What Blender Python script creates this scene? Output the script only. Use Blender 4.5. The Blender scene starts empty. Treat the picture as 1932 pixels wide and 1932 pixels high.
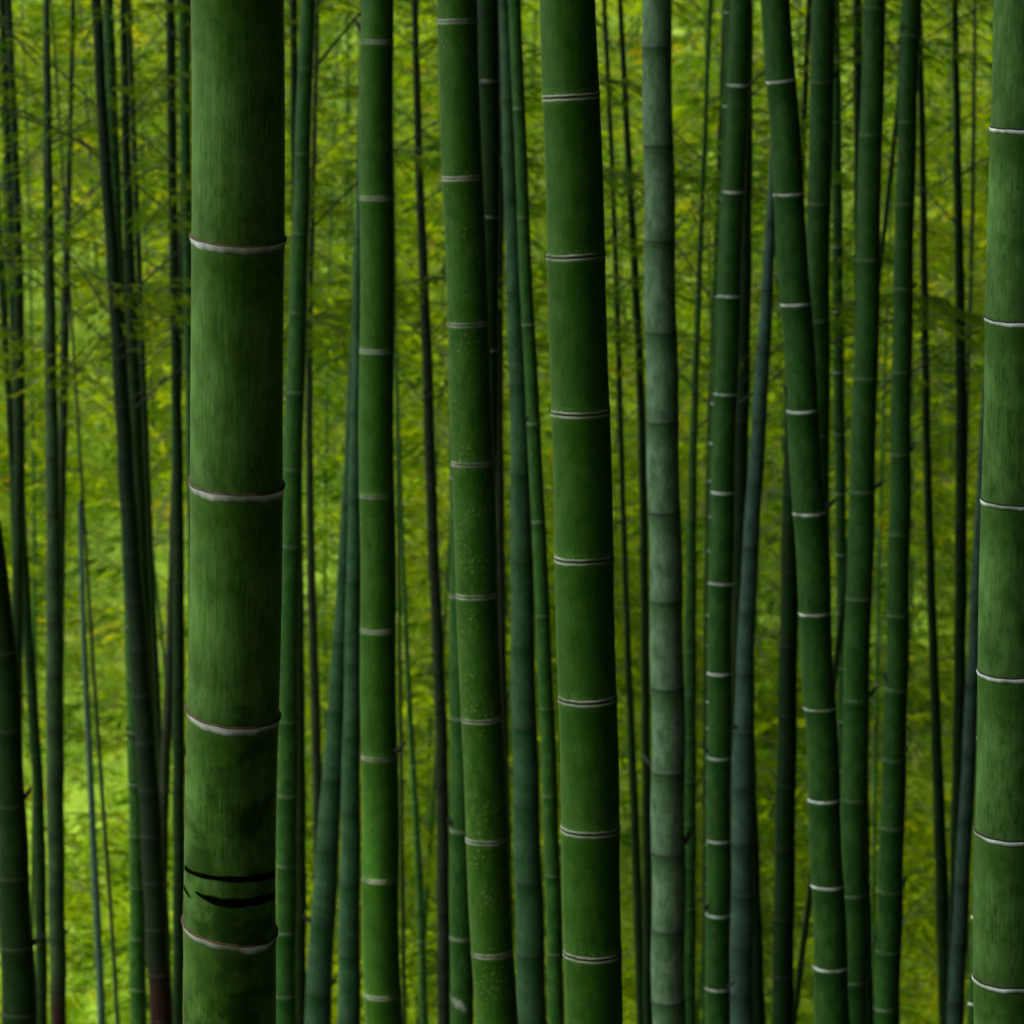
import bpy, math, random
import numpy as np
from mathutils import Vector, Matrix

# ------------------------------------------------------------------ camera, light, exposure
SC = bpy.context.scene
COL = SC.collection
PITCH = math.radians(-10.0)
HALF = math.radians(9.3)
PX = 1932.0                       # the survey of the photograph was made on a 1932 px square
FPX = (PX / 2) / math.tan(HALF)

cam_d = bpy.data.cameras.new('camera')
cam = bpy.data.objects.new('camera', cam_d)
COL.objects.link(cam)
cam.location = (0, 0, 0)
cam.rotation_euler = (math.radians(90) + PITCH, 0, 0)
cam_d.sensor_width = 36
cam_d.lens = 18 / math.tan(HALF)
cam_d.clip_start = 0.1
cam_d.clip_end = 2000
cam_d.dof.use_dof = True
cam_d.dof.focus_distance = 4.7
cam_d.dof.aperture_fstop = 12.5
SC.camera = cam

SUN_EL, SUN_AZ = math.radians(68), math.radians(-98)   # azimuth from +Y towards +X
W = bpy.data.worlds.new('World')
SC.world = W
W.use_nodes = True
nt = W.node_tree
bg = nt.nodes['Background']
sky = nt.nodes.new('ShaderNodeTexSky')
sky.sky_type = 'NISHITA'
sky.sun_disc = False
sky.sun_elevation = SUN_EL
sky.sun_rotation = SUN_AZ
sky.dust_density = 6.0
sky.air_density = 0.7
sky.ozone_density = 0.5
nt.links.new(sky.outputs[0], bg.inputs[0])
bg.inputs[1].default_value = 0.15
sun_d = bpy.data.lights.new('sun', 'SUN')
sun_d.energy = 2.6
sun_d.angle = math.radians(0.6)
sun_d.color = (1.0, 0.93, 0.80)
sun = bpy.data.objects.new('sun', sun_d)
COL.objects.link(sun)
sd = Vector((math.sin(SUN_AZ) * math.cos(SUN_EL), math.cos(SUN_AZ) * math.cos(SUN_EL), math.sin(SUN_EL)))
sun.rotation_euler = sd.to_track_quat('Z', 'Y').to_euler()
sun.location = sd * 40
SC.view_settings.view_transform = 'Standard'
SC.view_settings.look = 'None'
SC.view_settings.exposure = 1.8
SC.view_settings.gamma = 1.0
SC.cycles.max_bounces = 8
SC.cycles.diffuse_bounces = 4
SC.cycles.transmission_bounces = 6
SC.cycles.sample_clamp_indirect = 4.0

rng = np.random.default_rng(7)
random.seed(7)

# ------------------------------------------------------------------ helpers
def tag(o, label=None, cat=None, group=None, kind=None):
    if label: o['label'] = label
    if cat: o['category'] = cat
    if group: o['group'] = group
    if kind: o['kind'] = kind
    return o

def empty(name, loc):
    o = bpy.data.objects.new(name, None)
    COL.objects.link(o)
    o.location = loc
    o.empty_display_size = 0.2
    return o

def link(name, me, parent=None, loc=(0, 0, 0)):
    o = bpy.data.objects.new(name, me)
    COL.objects.link(o)
    o.parent = parent
    o.location = loc
    return o

def mesh_np(name, V, F, mats, smooth=True, fattr=None, uv=None, mi=None):
    """V (n,3), F (m,4) quads; fattr {name: per-vertex floats}; uv per loop (m*4,2)."""
    V = np.asarray(V, np.float32); F = np.asarray(F, np.int32)
    me = bpy.data.meshes.new(name)
    k = F.shape[1]
    me.vertices.add(len(V)); me.vertices.foreach_set('co', V.ravel())
    me.loops.add(F.size); me.loops.foreach_set('vertex_index', F.ravel())
    me.polygons.add(len(F))
    me.polygons.foreach_set('loop_start', np.arange(0, F.size, k, dtype=np.int32))
    me.polygons.foreach_set('loop_total', np.full(len(F), k, np.int32))
    for m in mats: me.materials.append(m)
    if mi is not None: me.polygons.foreach_set('material_index', np.asarray(mi, np.int32))
    me.polygons.foreach_set('use_smooth', np.full(len(F), smooth))
    if uv is not None:
        l = me.uv_layers.new(name='UVMap'); l.data.foreach_set('uv', np.asarray(uv, np.float32).ravel())
    for a, vals in (fattr or {}).items():
        at = me.attributes.new(a, 'FLOAT', 'POINT'); at.data.foreach_set('value', np.asarray(vals, np.float32))
    me.update(calc_edges=True)
    me.validate()
    return me

def ray(x, y):
    """photograph pixel (1932 px square) -> direction in the world (camera at the origin)."""
    u, v = (x - PX / 2) / FPX, (PX / 2 - y) / FPX
    c, s = math.cos(PITCH), math.sin(PITCH)
    return np.array([u, c - s * v, s + c * v])

def project(p):
    c, s = math.cos(PITCH), math.sin(PITCH)
    dep = p[1] * c + p[2] * s
    up = -p[1] * s + p[2] * c
    return PX / 2 + FPX * p[0] / dep, PX / 2 - FPX * up / dep

def hills(x, y):
    return (0.25 * math.sin(x * 0.31 + 1.0) * math.cos(y * 0.23) + 0.12 * math.sin(x * 0.9 + y * 0.7)
            + 0.06 * math.sin(x * 2.1 - y * 1.7))

def ground_z(x, y):
    if y < 30: b = -1.9 - 0.36 * max(y, -12)
    elif y < 33: b = -1.9 - 0.36 * 30 + 0.12 * (y - 30)
    elif y < 70: b = -12.34 + 0.72 * (y - 33)
    else: b = -12.34 + 0.72 * 37 + 0.1 * (y - 70)
    return b + hills(x, y) * (1 if abs(y) < 120 else 0.5)

# ------------------------------------------------------------------ materials
def new_mat(name):
    m = bpy.data.materials.new(name)
    m.use_nodes = True
    n = m.node_tree.nodes
    return m, n, m.node_tree.links, n['Principled BSDF']

def ramp(n, stops):
    r = n.new('ShaderNodeValToRGB')
    e = r.color_ramp.elements
    while len(e) < len(stops): e.new(0.5)
    for i, (p, c) in enumerate(stops):
        e[i].position = p
        e[i].color = (*c, 1) if len(c) == 3 else c
    return r

def math_node(n, l, op, a, b=None, clamp=False):
    m = n.new('ShaderNodeMath'); m.operation = op; m.use_clamp = clamp
    for i, v in enumerate((a, b)):
        if v is None: continue
        if isinstance(v, (int, float)): m.inputs[i].default_value = v
        else: l.new(v, m.inputs[i])
    return m.outputs[0]

def mix_col(n, l, f, a, b):
    m = n.new('ShaderNodeMix'); m.data_type = 'RGBA'
    for i, v in ((0, f), (6, a), (7, b)):
        if isinstance(v, (int, float)): m.inputs[i].default_value = v
        elif isinstance(v, tuple): m.inputs[i].default_value = (*v, 1)
        else: l.new(v, m.inputs[i])
    return m.outputs[2]

def noise(n, l, vec, scale, detail=4, rough=0.6):
    t = n.new('ShaderNodeTexNoise')
    t.inputs['Scale'].default_value = scale
    t.inputs['Detail'].default_value = detail
    t.inputs['Roughness'].default_value = rough
    if vec is not None: l.new(vec, t.inputs['Vector'])
    return t.outputs[0]

def vscale(n, l, vec, s):
    m = n.new('ShaderNodeMapping')
    l.new(vec, m.inputs['Vector'])
    m.inputs['Scale'].default_value = s
    return m.outputs[0]

def culm_mat(name, g1, g2, bloom_col, bloom=0.25, below=0.6, above=0.15, speck=0.0, rough=0.42, sheen=0.25, dirt=0.25, red=False, spec=0.14, rub=0.35, stained=None):
    m, n, l, p = new_mat(name)
    uvn = n.new('ShaderNodeUVMap'); uvn.uv_map = 'UVMap'
    uv = uvn.outputs[0]
    info = n.new('ShaderNodeObjectInfo')
    off = n.new('ShaderNodeVectorMath'); off.operation = 'ADD'
    l.new(uv, off.inputs[0])
    comb = n.new('ShaderNodeCombineXYZ')
    l.new(math_node(n, l, 'MULTIPLY', info.outputs['Random'], 37.0), comb.inputs[2])
    l.new(comb.outputs[0], off.inputs[1])
    vec = off.outputs[0]
    blotch = noise(n, l, vscale(n, l, vec, (3.0, 2.2, 1)), 3.0, 5)       # u, v are metres on the skin times 8
    fibre = noise(n, l, vscale(n, l, vec, (30.0, 0.9, 1)), 2.0, 4, 0.7)
    fine = noise(n, l, vscale(n, l, vec, (22.0, 18.0, 1)), 2.0, 2)
    dn = n.new('ShaderNodeAttribute'); dn.attribute_name = 'below_node'
    up = n.new('ShaderNodeAttribute'); up.attribute_name = 'above_node'
    base = mix_col(n, l, ramp_out(n, l, blotch, 0.35, 0.68), g1, g2)
    # waxy bloom: strongest under a node, streaked along the fibres, rubbed off in blotches
    b_node = math_node(n, l, 'MULTIPLY', math_node(n, l, 'POWER', 2.718, math_node(n, l, 'MULTIPLY', dn.outputs['Fac'], -13.0)), below)
    b_gen = math_node(n, l, 'MULTIPLY', ramp_out(n, l, noise(n, l, vscale(n, l, vec, (2.2, 0.9, 1)), 2.1, 6, 0.65), 0.36, 0.66), bloom)
    b_fib = math_node(n, l, 'MULTIPLY', ramp_out(n, l, fibre, 0.42, 0.68), bloom * 0.8)
    b_up = math_node(n, l, 'MULTIPLY', math_node(n, l, 'MULTIPLY', math_node(n, l, 'POWER', 2.718, math_node(n, l, 'MULTIPLY', up.outputs['Fac'], -9.0)), ramp_out(n, l, fine, 0.47, 0.6)), above)
    fresh = ramp_out(n, l, math_node(n, l, 'ADD', dn.outputs['Fac'], math_node(n, l, 'MULTIPLY', blotch, 0.5)), 0.32, 1.15)
    b_gen = math_node(n, l, 'MULTIPLY', b_gen, fresh)
    b_fib = math_node(n, l, 'MULTIPLY', b_fib, fresh)
    rubbed = math_node(n, l, 'MULTIPLY', ramp_out(n, l, noise(n, l, vscale(n, l, vec, (1.1, 0.7, 1)), 2.3, 4, 0.6), 0.55, 0.62), rub)
    if stained is not None:                          # rubbed and stained from here down to the foot
        sepv = n.new('ShaderNodeSeparateXYZ'); l.new(uv, sepv.inputs[0])
        pat = ramp_out(n, l, noise(n, l, vscale(n, l, vec, (1.3, 1.0, 1)), 2.6, 3, 0.5), 0.47, 0.62)
        rubbed = math_node(n, l, 'MAXIMUM', rubbed, math_node(n, l, 'MULTIPLY', pat, ramp_out(n, l, sepv.outputs['Y'], stained + 0.5, stained - 0.3)))
    keepb = math_node(n, l, 'SUBTRACT', 1.0, rubbed)
    b_gen = math_node(n, l, 'MULTIPLY', b_gen, keepb)
    b_fib = math_node(n, l, 'MULTIPLY', b_fib, keepb)
    base = mix_col(n, l, math_node(n, l, 'MULTIPLY', rubbed, 0.6), base, (g1[0] * 0.5, g1[1] * 0.5, g1[2] * 0.5))
    bl = math_node(n, l, 'ADD', math_node(n, l, 'ADD', b_node, b_gen), math_node(n, l, 'ADD', b_fib, b_up), True)
    c = mix_col(n, l, bl, base, bloom_col)
    # dark algae and scratches, mostly low on the internode
    drk = math_node(n, l, 'MULTIPLY', ramp_out(n, l, noise(n, l, vscale(n, l, vec, (14.0, 2.5, 1)), 2.0, 6, 0.7), 0.54, 0.70), dirt, True)
    d2 = math_node(n, l, 'MULTIPLY', math_node(n, l, 'POWER', 2.718, math_node(n, l, 'MULTIPLY', up.outputs['Fac'], -3.0)), dirt * 0.9)
    c = mix_col(n, l, math_node(n, l, 'ADD', drk, math_node(n, l, 'MULTIPLY', d2, ramp_out(n, l, fibre, 0.3, 0.7)), True), c, (0.012, 0.022, 0.006))
    if speck:
        v = n.new('ShaderNodeTexVoronoi'); v.inputs['Scale'].default_value = 9
        l.new(vscale(n, l, vec, (1.6, 1.0, 1)), v.inputs['Vector'])
        s = math_node(n, l, 'MULTIPLY', math_node(n, l, 'LESS_THAN', v.outputs['Distance'], 0.24), ramp_out(n, l, noise(n, l, vec, 0.9, 3), 0.47, 0.56))
        s = math_node(n, l, 'MULTIPLY', s, ramp_out(n, l, fine, 0.45, 0.6))
        c = mix_col(n, l, math_node(n, l, 'MULTIPLY', s, speck), c, (0.38, 0.42, 0.12))
    if red:
        sep = n.new('ShaderNodeSeparateXYZ'); l.new(uv, sep.inputs[0])
        f = ramp_out(n, l, sep.outputs['Y'], red + 1.6, red - 0.6)      # v below this length along the culm
        c = mix_col(n, l, math_node(n, l, 'MULTIPLY', f, ramp_out(n, l, blotch, 0.3, 0.5)), c, (0.026, 0.007, 0.003))
    l.new(c, p.inputs['Base Color'])
    l.new(math_node(n, l, 'ADD', math_node(n, l, 'MULTIPLY', bl, 0.25), math_node(n, l, 'MULTIPLY_ADD', fine, 0.1)), p.inputs['Roughness'])
    r = math_node(n, l, 'ADD', math_node(n, l, 'MULTIPLY', bl, 0.25), rough - 0.05)
    l.new(math_node(n, l, 'ADD', r, math_node(n, l, 'MULTIPLY', fine, 0.1)), p.inputs['Roughness'])
    p.inputs['Specular IOR Level'].default_value = spec
    p.inputs['Sheen Weight'].default_value = sheen * 0.08
    p.inputs['Sheen Roughness'].default_value = 0.45
    p.inputs['Sheen Tint'].default_value = (0.72, 0.95, 0.80, 1)
    bmp = n.new('ShaderNodeBump'); bmp.inputs['Strength'].default_value = 0.12; bmp.inputs['Distance'].default_value = 0.002
    l.new(fibre, bmp.inputs['Height']); l.new(bmp.outputs[0], p.inputs['Normal'])
    return m

def ramp_out(n, l, v, a, b):
    r = n.new('ShaderNodeMapRange'); r.clamp = True
    l.new(v, r.inputs[0]); r.inputs[1].default_value = a; r.inputs[2].default_value = b
    return r.outputs[0]

def plain(name, c1, c2, scale=30, rough=0.8):
    m, n, l, p = new_mat(name)
    tc = n.new('ShaderNodeTexCoord')
    f = ramp_out(n, l, noise(n, l, tc.outputs['Object'], scale, 4, 0.7), 0.35, 0.65)
    l.new(mix_col(n, l, f, c1, c2), p.inputs['Base Color'])
    p.inputs['Roughness'].default_value = rough
    return m

G1, G2 = (0.008, 0.072, 0.001), (0.028, 0.094, 0.001)
BLOOM = (0.13, 0.32, 0.060)
MAT = {
    'big': culm_mat('big_culm_green', (0.014, 0.095, 0.001), (0.050, 0.130, 0.001), (0.125, 0.32, 0.055), 0.60, 0.75, 0.0, 0, 0.38, 0.2, 0.55, rub=0.2, stained=-7.7, spec=0.2),
    'right': culm_mat('pale_bloomed_culm_green', (0.016, 0.085, 0.003), (0.038, 0.110, 0.006), (0.135, 0.32, 0.070), 0.50, 0.5, 0.0, 0, 0.5, 0.4, 0.6),
    'main': culm_mat('deep_culm_green', G1, G2, BLOOM, 0.15, 0.35, 1.1, 0, 0.4, 0.3, 0.12),
    'speck': culm_mat('speckled_culm_green', G1, G2, BLOOM, 0.16, 0.3, 0.25, 0.9, 0.4, 0.3, 0.15),
    'mid': culm_mat('mid_culm_green', (0.004, 0.056, 0.004), (0.013, 0.072, 0.004), BLOOM, 0.22, 0.35, 0.1, 0, 0.45, 0.3, 0.25),
    'grey': culm_mat('grey_bloomed_culm', (0.026, 0.098, 0.024), (0.055, 0.130, 0.042), (0.16, 0.29, 0.15), 0.8, -0.2, 0.0, 0, 0.55, 0.4, 0.5),
    'teal': culm_mat('bluish_green_culm', (0.007, 0.060, 0.012), (0.018, 0.080, 0.016), (0.11, 0.23, 0.11), 0.32, -0.1, 0.0, 0, 0.5, 0.3, 0.4),
    'slate': culm_mat('slate_grey_culm', (0.016, 0.054, 0.028), (0.030, 0.074, 0.042), (0.095, 0.19, 0.115), 0.5, -0.1, 0.0, 0, 0.55, 0.4, 0.4),
    'dark': culm_mat('dark_culm_green', (0.002, 0.018, 0.002), (0.005, 0.026, 0.003), BLOOM, 0.06, 0.1, 0.0, 0, 0.5, 0.1, 0.4, spec=0.10),
    'brown': culm_mat('old_brownish_culm', (0.007, 0.018, 0.004), (0.014, 0.026, 0.006), (0.10, 0.16, 0.07), 0.18, 0.3, 0.0, 0, 0.55, 0.1, 0.5, spec=0.12),
    'white_ring': plain('white_wax', (0.76, 0.86, 0.78), (0.36, 0.50, 0.36), 60),
    'pale_ring': plain('pale_grey_wax', (0.42, 0.43, 0.35), (0.18, 0.23, 0.14), 90),
    'scar_brown': plain('brown_sheath_scar', (0.12, 0.075, 0.030), (0.036, 0.022, 0.009), 90),
    'scar_dark': plain('dark_node_groove', (0.012, 0.011, 0.008), (0.004, 0.006, 0.004), 90),
    'scar_soft': plain('dull_node_ridge', (0.040, 0.052, 0.034), (0.018, 0.028, 0.016), 60),
    'black': plain('black_scorch', (0.002, 0.003, 0.002), (0.003, 0.004, 0.003), 30, 0.7),
    'twig': plain('twig_bark', (0.012, 0.030, 0.008), (0.035, 0.040, 0.012), 20),
}

def wax(name, c1, c2, green, keep):
    """waxy band: crisp under the scar, breaking up into streaks of green below"""
    m, n, l, p = new_mat(name)
    tc = n.new('ShaderNodeTexCoord')
    info = n.new('ShaderNodeObjectInfo')
    sh = n.new('ShaderNodeVectorMath'); sh.operation = 'ADD'
    l.new(tc.outputs['Object'], sh.inputs[0]); l.new(info.outputs['Location'], sh.inputs[1])
    v = sh.outputs[0]
    streak = noise(n, l, vscale(n, l, v, (110, 110, 22)), 1.0, 3, 0.6)
    patch = noise(n, l, vscale(n, l, v, (14, 14, 6)), 1.0, 3, 0.6)
    fd = n.new('ShaderNodeAttribute'); fd.attribute_name = 'fade'
    c = mix_col(n, l, ramp_out(n, l, patch, 0.38, 0.62), c1, c2)
    x = math_node(n, l, 'ADD', fd.outputs['Fac'], math_node(n, l, 'MULTIPLY', math_node(n, l, 'SUBTRACT', streak, 0.5), 0.45))
    x = math_node(n, l, 'ADD', x, math_node(n, l, 'MULTIPLY', math_node(n, l, 'SUBTRACT', patch, 0.5), 1.9))
    l.new(mix_col(n, l, ramp_out(n, l, x, keep - 0.15, keep + 0.55), c, green), p.inputs['Base Color'])
    p.inputs['Roughness'].default_value = 0.7
    return m

MAT['white_ring'] = wax('white_wax_band', (0.78, 0.93, 0.78), (0.42, 0.58, 0.40), (0.035, 0.11, 0.006), 0.30)
MAT['pale_ring'] = wax('pale_wax_line', (0.31, 0.37, 0.25), (0.11, 0.17, 0.07), (0.045, 0.10, 0.012), 0.50)
MAT['black'] = wax('black_scorch_stroke', (0.002, 0.003, 0.002), (0.003, 0.004, 0.002), (0.016, 0.062, 0.002), 0.42)
MAT['black'].node_tree.nodes['Principled BSDF'].inputs['Specular IOR Level'].default_value = 0.0

def leaf_mat(name, stops, trans=0.55, vary=0.0):
    m, n, l, p = new_mat(name)
    a = n.new('ShaderNodeAttribute'); a.attribute_name = 'leaf_age'
    r = ramp(n, stops)
    info = n.new('ShaderNodeObjectInfo')
    l.new(math_node(n, l, 'ADD', a.outputs['Fac'], math_node(n, l, 'MULTIPLY', math_node(n, l, 'SUBTRACT', info.outputs['Random'], 0.5), vary), True), r.inputs[0])
    l.new(r.outputs[0], p.inputs['Base Color'])
    p.inputs['Roughness'].default_value = 0.5
    p.inputs['Specular IOR Level'].default_value = 0.02
    t = n.new('ShaderNodeBsdfTranslucent'); l.new(r.outputs[0], t.inputs[0])
    mx = n.new('ShaderNodeMixShader'); mx.inputs[0].default_value = trans
    l.new(p.outputs[0], mx.inputs[1]); l.new(t.outputs[0], mx.inputs[2])
    l.new(mx.outputs[0], n['Material Output'].inputs[0])
    return m

LEAF = leaf_mat('bamboo_leaf', [(0.0, (0.06, 0.20, 0.001)), (0.35, (0.14, 0.31, 0.001)), (0.7, (0.29, 0.43, 0.002)), (0.92, (0.42, 0.38, 0.006)), (1.0, (0.48, 0.24, 0.010))])
LEAF_FAR = leaf_mat('far_bamboo_leaf', [(0.0, (0.016, 0.070, 0.000)), (0.35, (0.088, 0.190, 0.000)), (0.7, (0.255, 0.370, 0.000)), (0.93, (0.37, 0.36, 0.001)), (1.0, (0.44, 0.26, 0.006))], 0.55, 0.6)
LEAF_DARK = leaf_mat('canopy_leaf', [(0.0, (0.02, 0.06, 0.004)), (1.0, (0.05, 0.10, 0.006))], 0.25)
GRASS = leaf_mat('bank_grass', [(0.0, (0.03, 0.15, 0.000)), (0.5, (0.09, 0.23, 0.000)), (1.0, (0.25, 0.29, 0.002))], 0.45)

def ground_mat():
    m, n, l, p = new_mat('hillside_soil')
    tc = n.new('ShaderNodeTexCoord')
    v = tc.outputs['Object']
    a = ramp_out(n, l, noise(n, l, v, 0.55, 5), 0.62, 0.74)
    b = noise(n, l, v, 9.0, 6, 0.7)
    soil = mix_col(n, l, b, (0.16, 0.11, 0.045), (0.40, 0.30, 0.15))
    moss = mix_col(n, l, b, (0.050, 0.120, 0.000), (0.145, 0.230, 0.001))
    litter = mix_col(n, l, b, (0.018, 0.016, 0.008), (0.050, 0.040, 0.020))       # fallen leaves on the floor of the grove
    sep = n.new('ShaderNodeSeparateXYZ'); l.new(v, sep.inputs[0])
    edge = ramp_out(n, l, math_node(n, l, 'ADD', sep.outputs['Y'], math_node(n, l, 'MULTIPLY', noise(n, l, v, 0.4, 3), 4.0)), 30.0, 32.0)
    l.new(mix_col(n, l, math_node(n, l, 'MULTIPLY', edge, ramp_out(n, l, sep.outputs['X'], -14.0, -11.0)), litter, mix_col(n, l, a, moss, soil)), p.inputs['Base Color'])
    p.inputs['Roughness'].default_value = 0.95
    return m

# ------------------------------------------------------------------ the ground: one sheet
xs = np.concatenate([np.linspace(-900, -40, 12), np.linspace(-30, 30, 90), np.linspace(40, 900, 12)])
ys = np.concatenate([np.linspace(-900, -30, 10), np.linspace(-20, 80, 150), np.linspace(90, 1200, 14)])
V = np.array([[x, y, ground_z(x, y)] for y in ys for x in xs])
nx = len(xs)
F = np.array([[j * nx + i, j * nx + i + 1, (j + 1) * nx + i + 1, (j + 1) * nx + i] for j in range(len(ys) - 1) for i in range(nx - 1)])
g = link('ground', mesh_np('ground', V, F, [ground_mat()]))
tag(g, kind='structure')

# ------------------------------------------------------------------ leaves
def leaves_np(P, D, Nn, ln, wd):
    """diamond leaves: base P, direction D, blade normal Nn, length, width -> verts, faces"""
    D = D / np.linalg.norm(D, axis=1, keepdims=True)
    S = np.cross(D, Nn); S /= np.linalg.norm(S, axis=1, keepdims=True) + 1e-9
    U = np.cross(S, D)
    ln = ln[:, None]; wd = wd[:, None]
    v0 = P
    v1 = P + D * ln * 0.35 + S * wd * 0.5 + U * wd * 0.12
    v2 = P + D * ln - np.array([0, 0, 1]) * ln * 0.10
    v3 = P + D * ln * 0.35 - S * wd * 0.5 + U * wd * 0.12
    n = len(P)
    V = np.stack([v0, v1, v2, v3], 1).reshape(-1, 3)
    F = np.arange(n * 4).reshape(n, 4)
    return V, F

def tube_np(pts, rads, k=4):
    pts = np.asarray(pts, float); n = len(pts)
    T = np.gradient(pts, axis=0); T /= np.linalg.norm(T, axis=1, keepdims=True) + 1e-9
    A = np.cross(T, np.array([0.31, 0.17, 0.93])); A /= np.linalg.norm(A, axis=1, keepdims=True) + 1e-9
    B = np.cross(T, A)
    th = np.arange(k) * 2 * np.pi / k
    V = (pts[:, None] + np.asarray(rads)[:, None, None] * (np.cos(th)[None, :, None] * A[:, None] + np.sin(th)[None, :, None] * B[:, None])).reshape(-1, 3)
    F = np.array([[i * k + j, i * k + (j + 1) % k, (i + 1) * k + (j + 1) % k, (i + 1) * k + j] for i in range(n - 1) for j in range(k)])
    return V, F

def merge(parts):
    Vs, Fs, o = [], [], 0
    for V, F in parts:
        Vs.append(V); Fs.append(F + o); o += len(V)
    return np.concatenate(Vs), np.concatenate(Fs)

def branch_np(r, L, leaf_l=0.10, leaf_w=0.014, per_twig=6, step=0.11):
    """a branch along +X rising and arching; returns wood (V,F) and leaf arrays (P,D,N,l,w)"""
    rise, droop = r.uniform(0.45, 0.95), r.uniform(0.25, 0.6)
    t = np.linspace(0, 1, 9)
    ax = np.stack([L * t * 0.85, 0.06 * L * np.sin(t * 3 + r.uniform(0, 6)), L * (rise * t - droop * t * t)], 1)
    wood = [tube_np(ax, 0.006 * (1 - 0.8 * t) * (0.6 + 0.3 * L), 3)]
    P, D = [], []
    s = 0.22 * L
    side = 1
    while s < L:
        f = s / L
        p = np.array([np.interp(f, t, ax[:, i]) for i in range(3)])
        tl = r.uniform(0.18, 0.42) * (1.1 - 0.5 * f) * (0.6 + 0.25 * L)
        d = np.array([r.uniform(0.5, 1.0), side * r.uniform(0.35, 1.0), r.uniform(-0.25, 0.45)])
        d /= np.linalg.norm(d)
        side = -side
        tt = np.linspace(0, 1, 4)
        tw = p + tt[:, None] * d * tl - np.array([0, 0, 1]) * (tt ** 2)[:, None] * tl * 0.25
        wood.append(tube_np(tw, 0.0022 * (1 - 0.6 * tt), 3))
        for q in range(per_twig):
            u = r.uniform(0.3, 1.0)
            P.append([np.interp(u, tt, tw[:, i]) for i in range(3)])
            dd = d + np.array([r.normal(0.1, 0.28), r.normal(0, 0.30), r.normal(-0.38, 0.22)])
            D.append(dd)
        s += step * r.uniform(0.6, 1.4)
    n = len(P)
    P, D = np.array(P), np.array(D)
    N = np.tile(np.array([0, 0, 1.0]), (n, 1)) + r.normal(0, 0.55, (n, 3))
    return merge(wood), (P, D, N, leaf_l * r.uniform(0.6, 1.25, n), leaf_w * r.uniform(0.7, 1.3, n))

def age(r, n, lo=0.0, hi=1.0, k=1.0):
    a = lo + (hi - lo) * np.clip(r.beta(2.0, 2.2, n) * k, 0, 1)
    old = r.random(n) < 0.03
    a[old] = r.uniform(0.9, 1.0, old.sum())
    return a

BRANCHES = []
for i in range(10):
    L = rng.uniform(1.3, 3.0)
    wd, lv = branch_np(rng, L, 0.085, 0.0078, 20, 0.055)
    wm = mesh_np('branch', wd[0], wd[1], [MAT['twig']])
    V, F = leaves_np(*lv)
    lm = mesh_np('leaves', V, F, [LEAF], False, {'leaf_age': np.repeat(np.clip(age(rng, len(lv[0])) * 0.6 + rng.uniform(-0.1, 0.35), 0, 1), 4)})
    BRANCHES.append((wm, lm))

def crown_mesh(seed):
    r = np.random.default_rng(seed)
    n = 900
    P = r.normal(0, 1, (n, 3)) * np.array([0.75, 0.75, 1.25])
    D = r.normal(0, 1, (n, 3)) + np.array([0, 0, -0.4])
    N = np.tile(np.array([0, 0, 1.0]), (n, 1)) + r.normal(0, 0.5, (n, 3))
    V, F = leaves_np(P, D, N, r.uniform(0.2, 0.4, n), r.uniform(0.06, 0.11, n))
    return mesh_np('crown', V, F, [LEAF_DARK], False, {'leaf_age': np.repeat(r.random(n), 4)})
CROWNS = [crown_mesh(s) for s in (1, 2, 3)]

# ------------------------------------------------------------------ one bamboo, surveyed from its edges in the photograph
RING = {   # profile: (radius factor, height in radii, material of the strip that ends here)
    'flare': [(0.97, .052, 0), (1.035, .058, 0), (1.058, .045, 0), (1.056, .018, 0), (1.048, .004, 1), (1.032, -.04, 1), (1.018, -.09, 1), (1.008, -.14, 1), (0.985, -.18, 1)],
    'sharp': [(0.97, .050, 0), (1.020, .040, 0), (1.030, .015, 0), (1.030, -.01, 0), (1.034, -.02, 1), (1.030, -.09, 1), (1.016, -.14, 1), (0.985, -.16, 1)],
    'double': [(0.97, .135, 1), (1.016, .12, 1), (1.024, .055, 1), (1.012, .045, 0), (1.012, -.025, 0), (1.030, -.035, 1), (1.024, -.10, 1), (0.985, -.14, 1)],
    'white': [(0.97, .08, 0), (1.014, .06, 0), (1.022, .03, 0), (1.030, .02, 1), (1.034, -.06, 1), (1.020, -.14, 1), (0.985, -.18, 1)],
    'dark': [(0.97, .09, 1), (1.025, .07, 1), (1.035, .03, 1), (1.018, .02, 0), (1.018, -.07, 0), (1.020, -.08, 1), (0.985, -.14, 1)],
    'faint': [(0.97, .10, 1), (1.016, .08, 1), (1.024, .03, 1), (1.014, .02, 0), (1.014, -.03, 0), (1.020, -.04, 1), (0.985, -.12, 1)],
}
RING_MATS = {'flare': ('scar_brown', 'white_ring'), 'sharp': ('scar_dark', 'white_ring'), 'double': ('scar_dark', 'pale_ring'),
             'white': ('scar_brown', 'white_ring'), 'dark': ('scar_dark', 'scar_soft'), 'faint': ('scar_soft', 'pale_ring')}

_v, _f = tube_np([(0.03, 0, 0), (0.052, 0, 0.004), (0.066, 0, 0.012), (0.080, 0.002, 0.028), (0.082, 0.002, 0.030)], [0.011, 0.010, 0.007, 0.005, 0.0005], 8)
STUB = mesh_np('branch_stub', _v, _f, [MAT['scar_soft']])

def smooth(a, k):
    if k < 1: return a
    w = np.exp(-0.5 * (np.arange(-3 * k, 3 * k + 1) / k) ** 2); w /= w.sum()
    n = 3 * k
    lo = a[0] + (a[0] - a[1]) * np.arange(n, 0, -1)
    hi = a[-1] + (a[-1] - a[-2]) * np.arange(1, n + 1)
    return np.convolve(np.concatenate([lo, a, hi]), w, 'valid')

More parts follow.
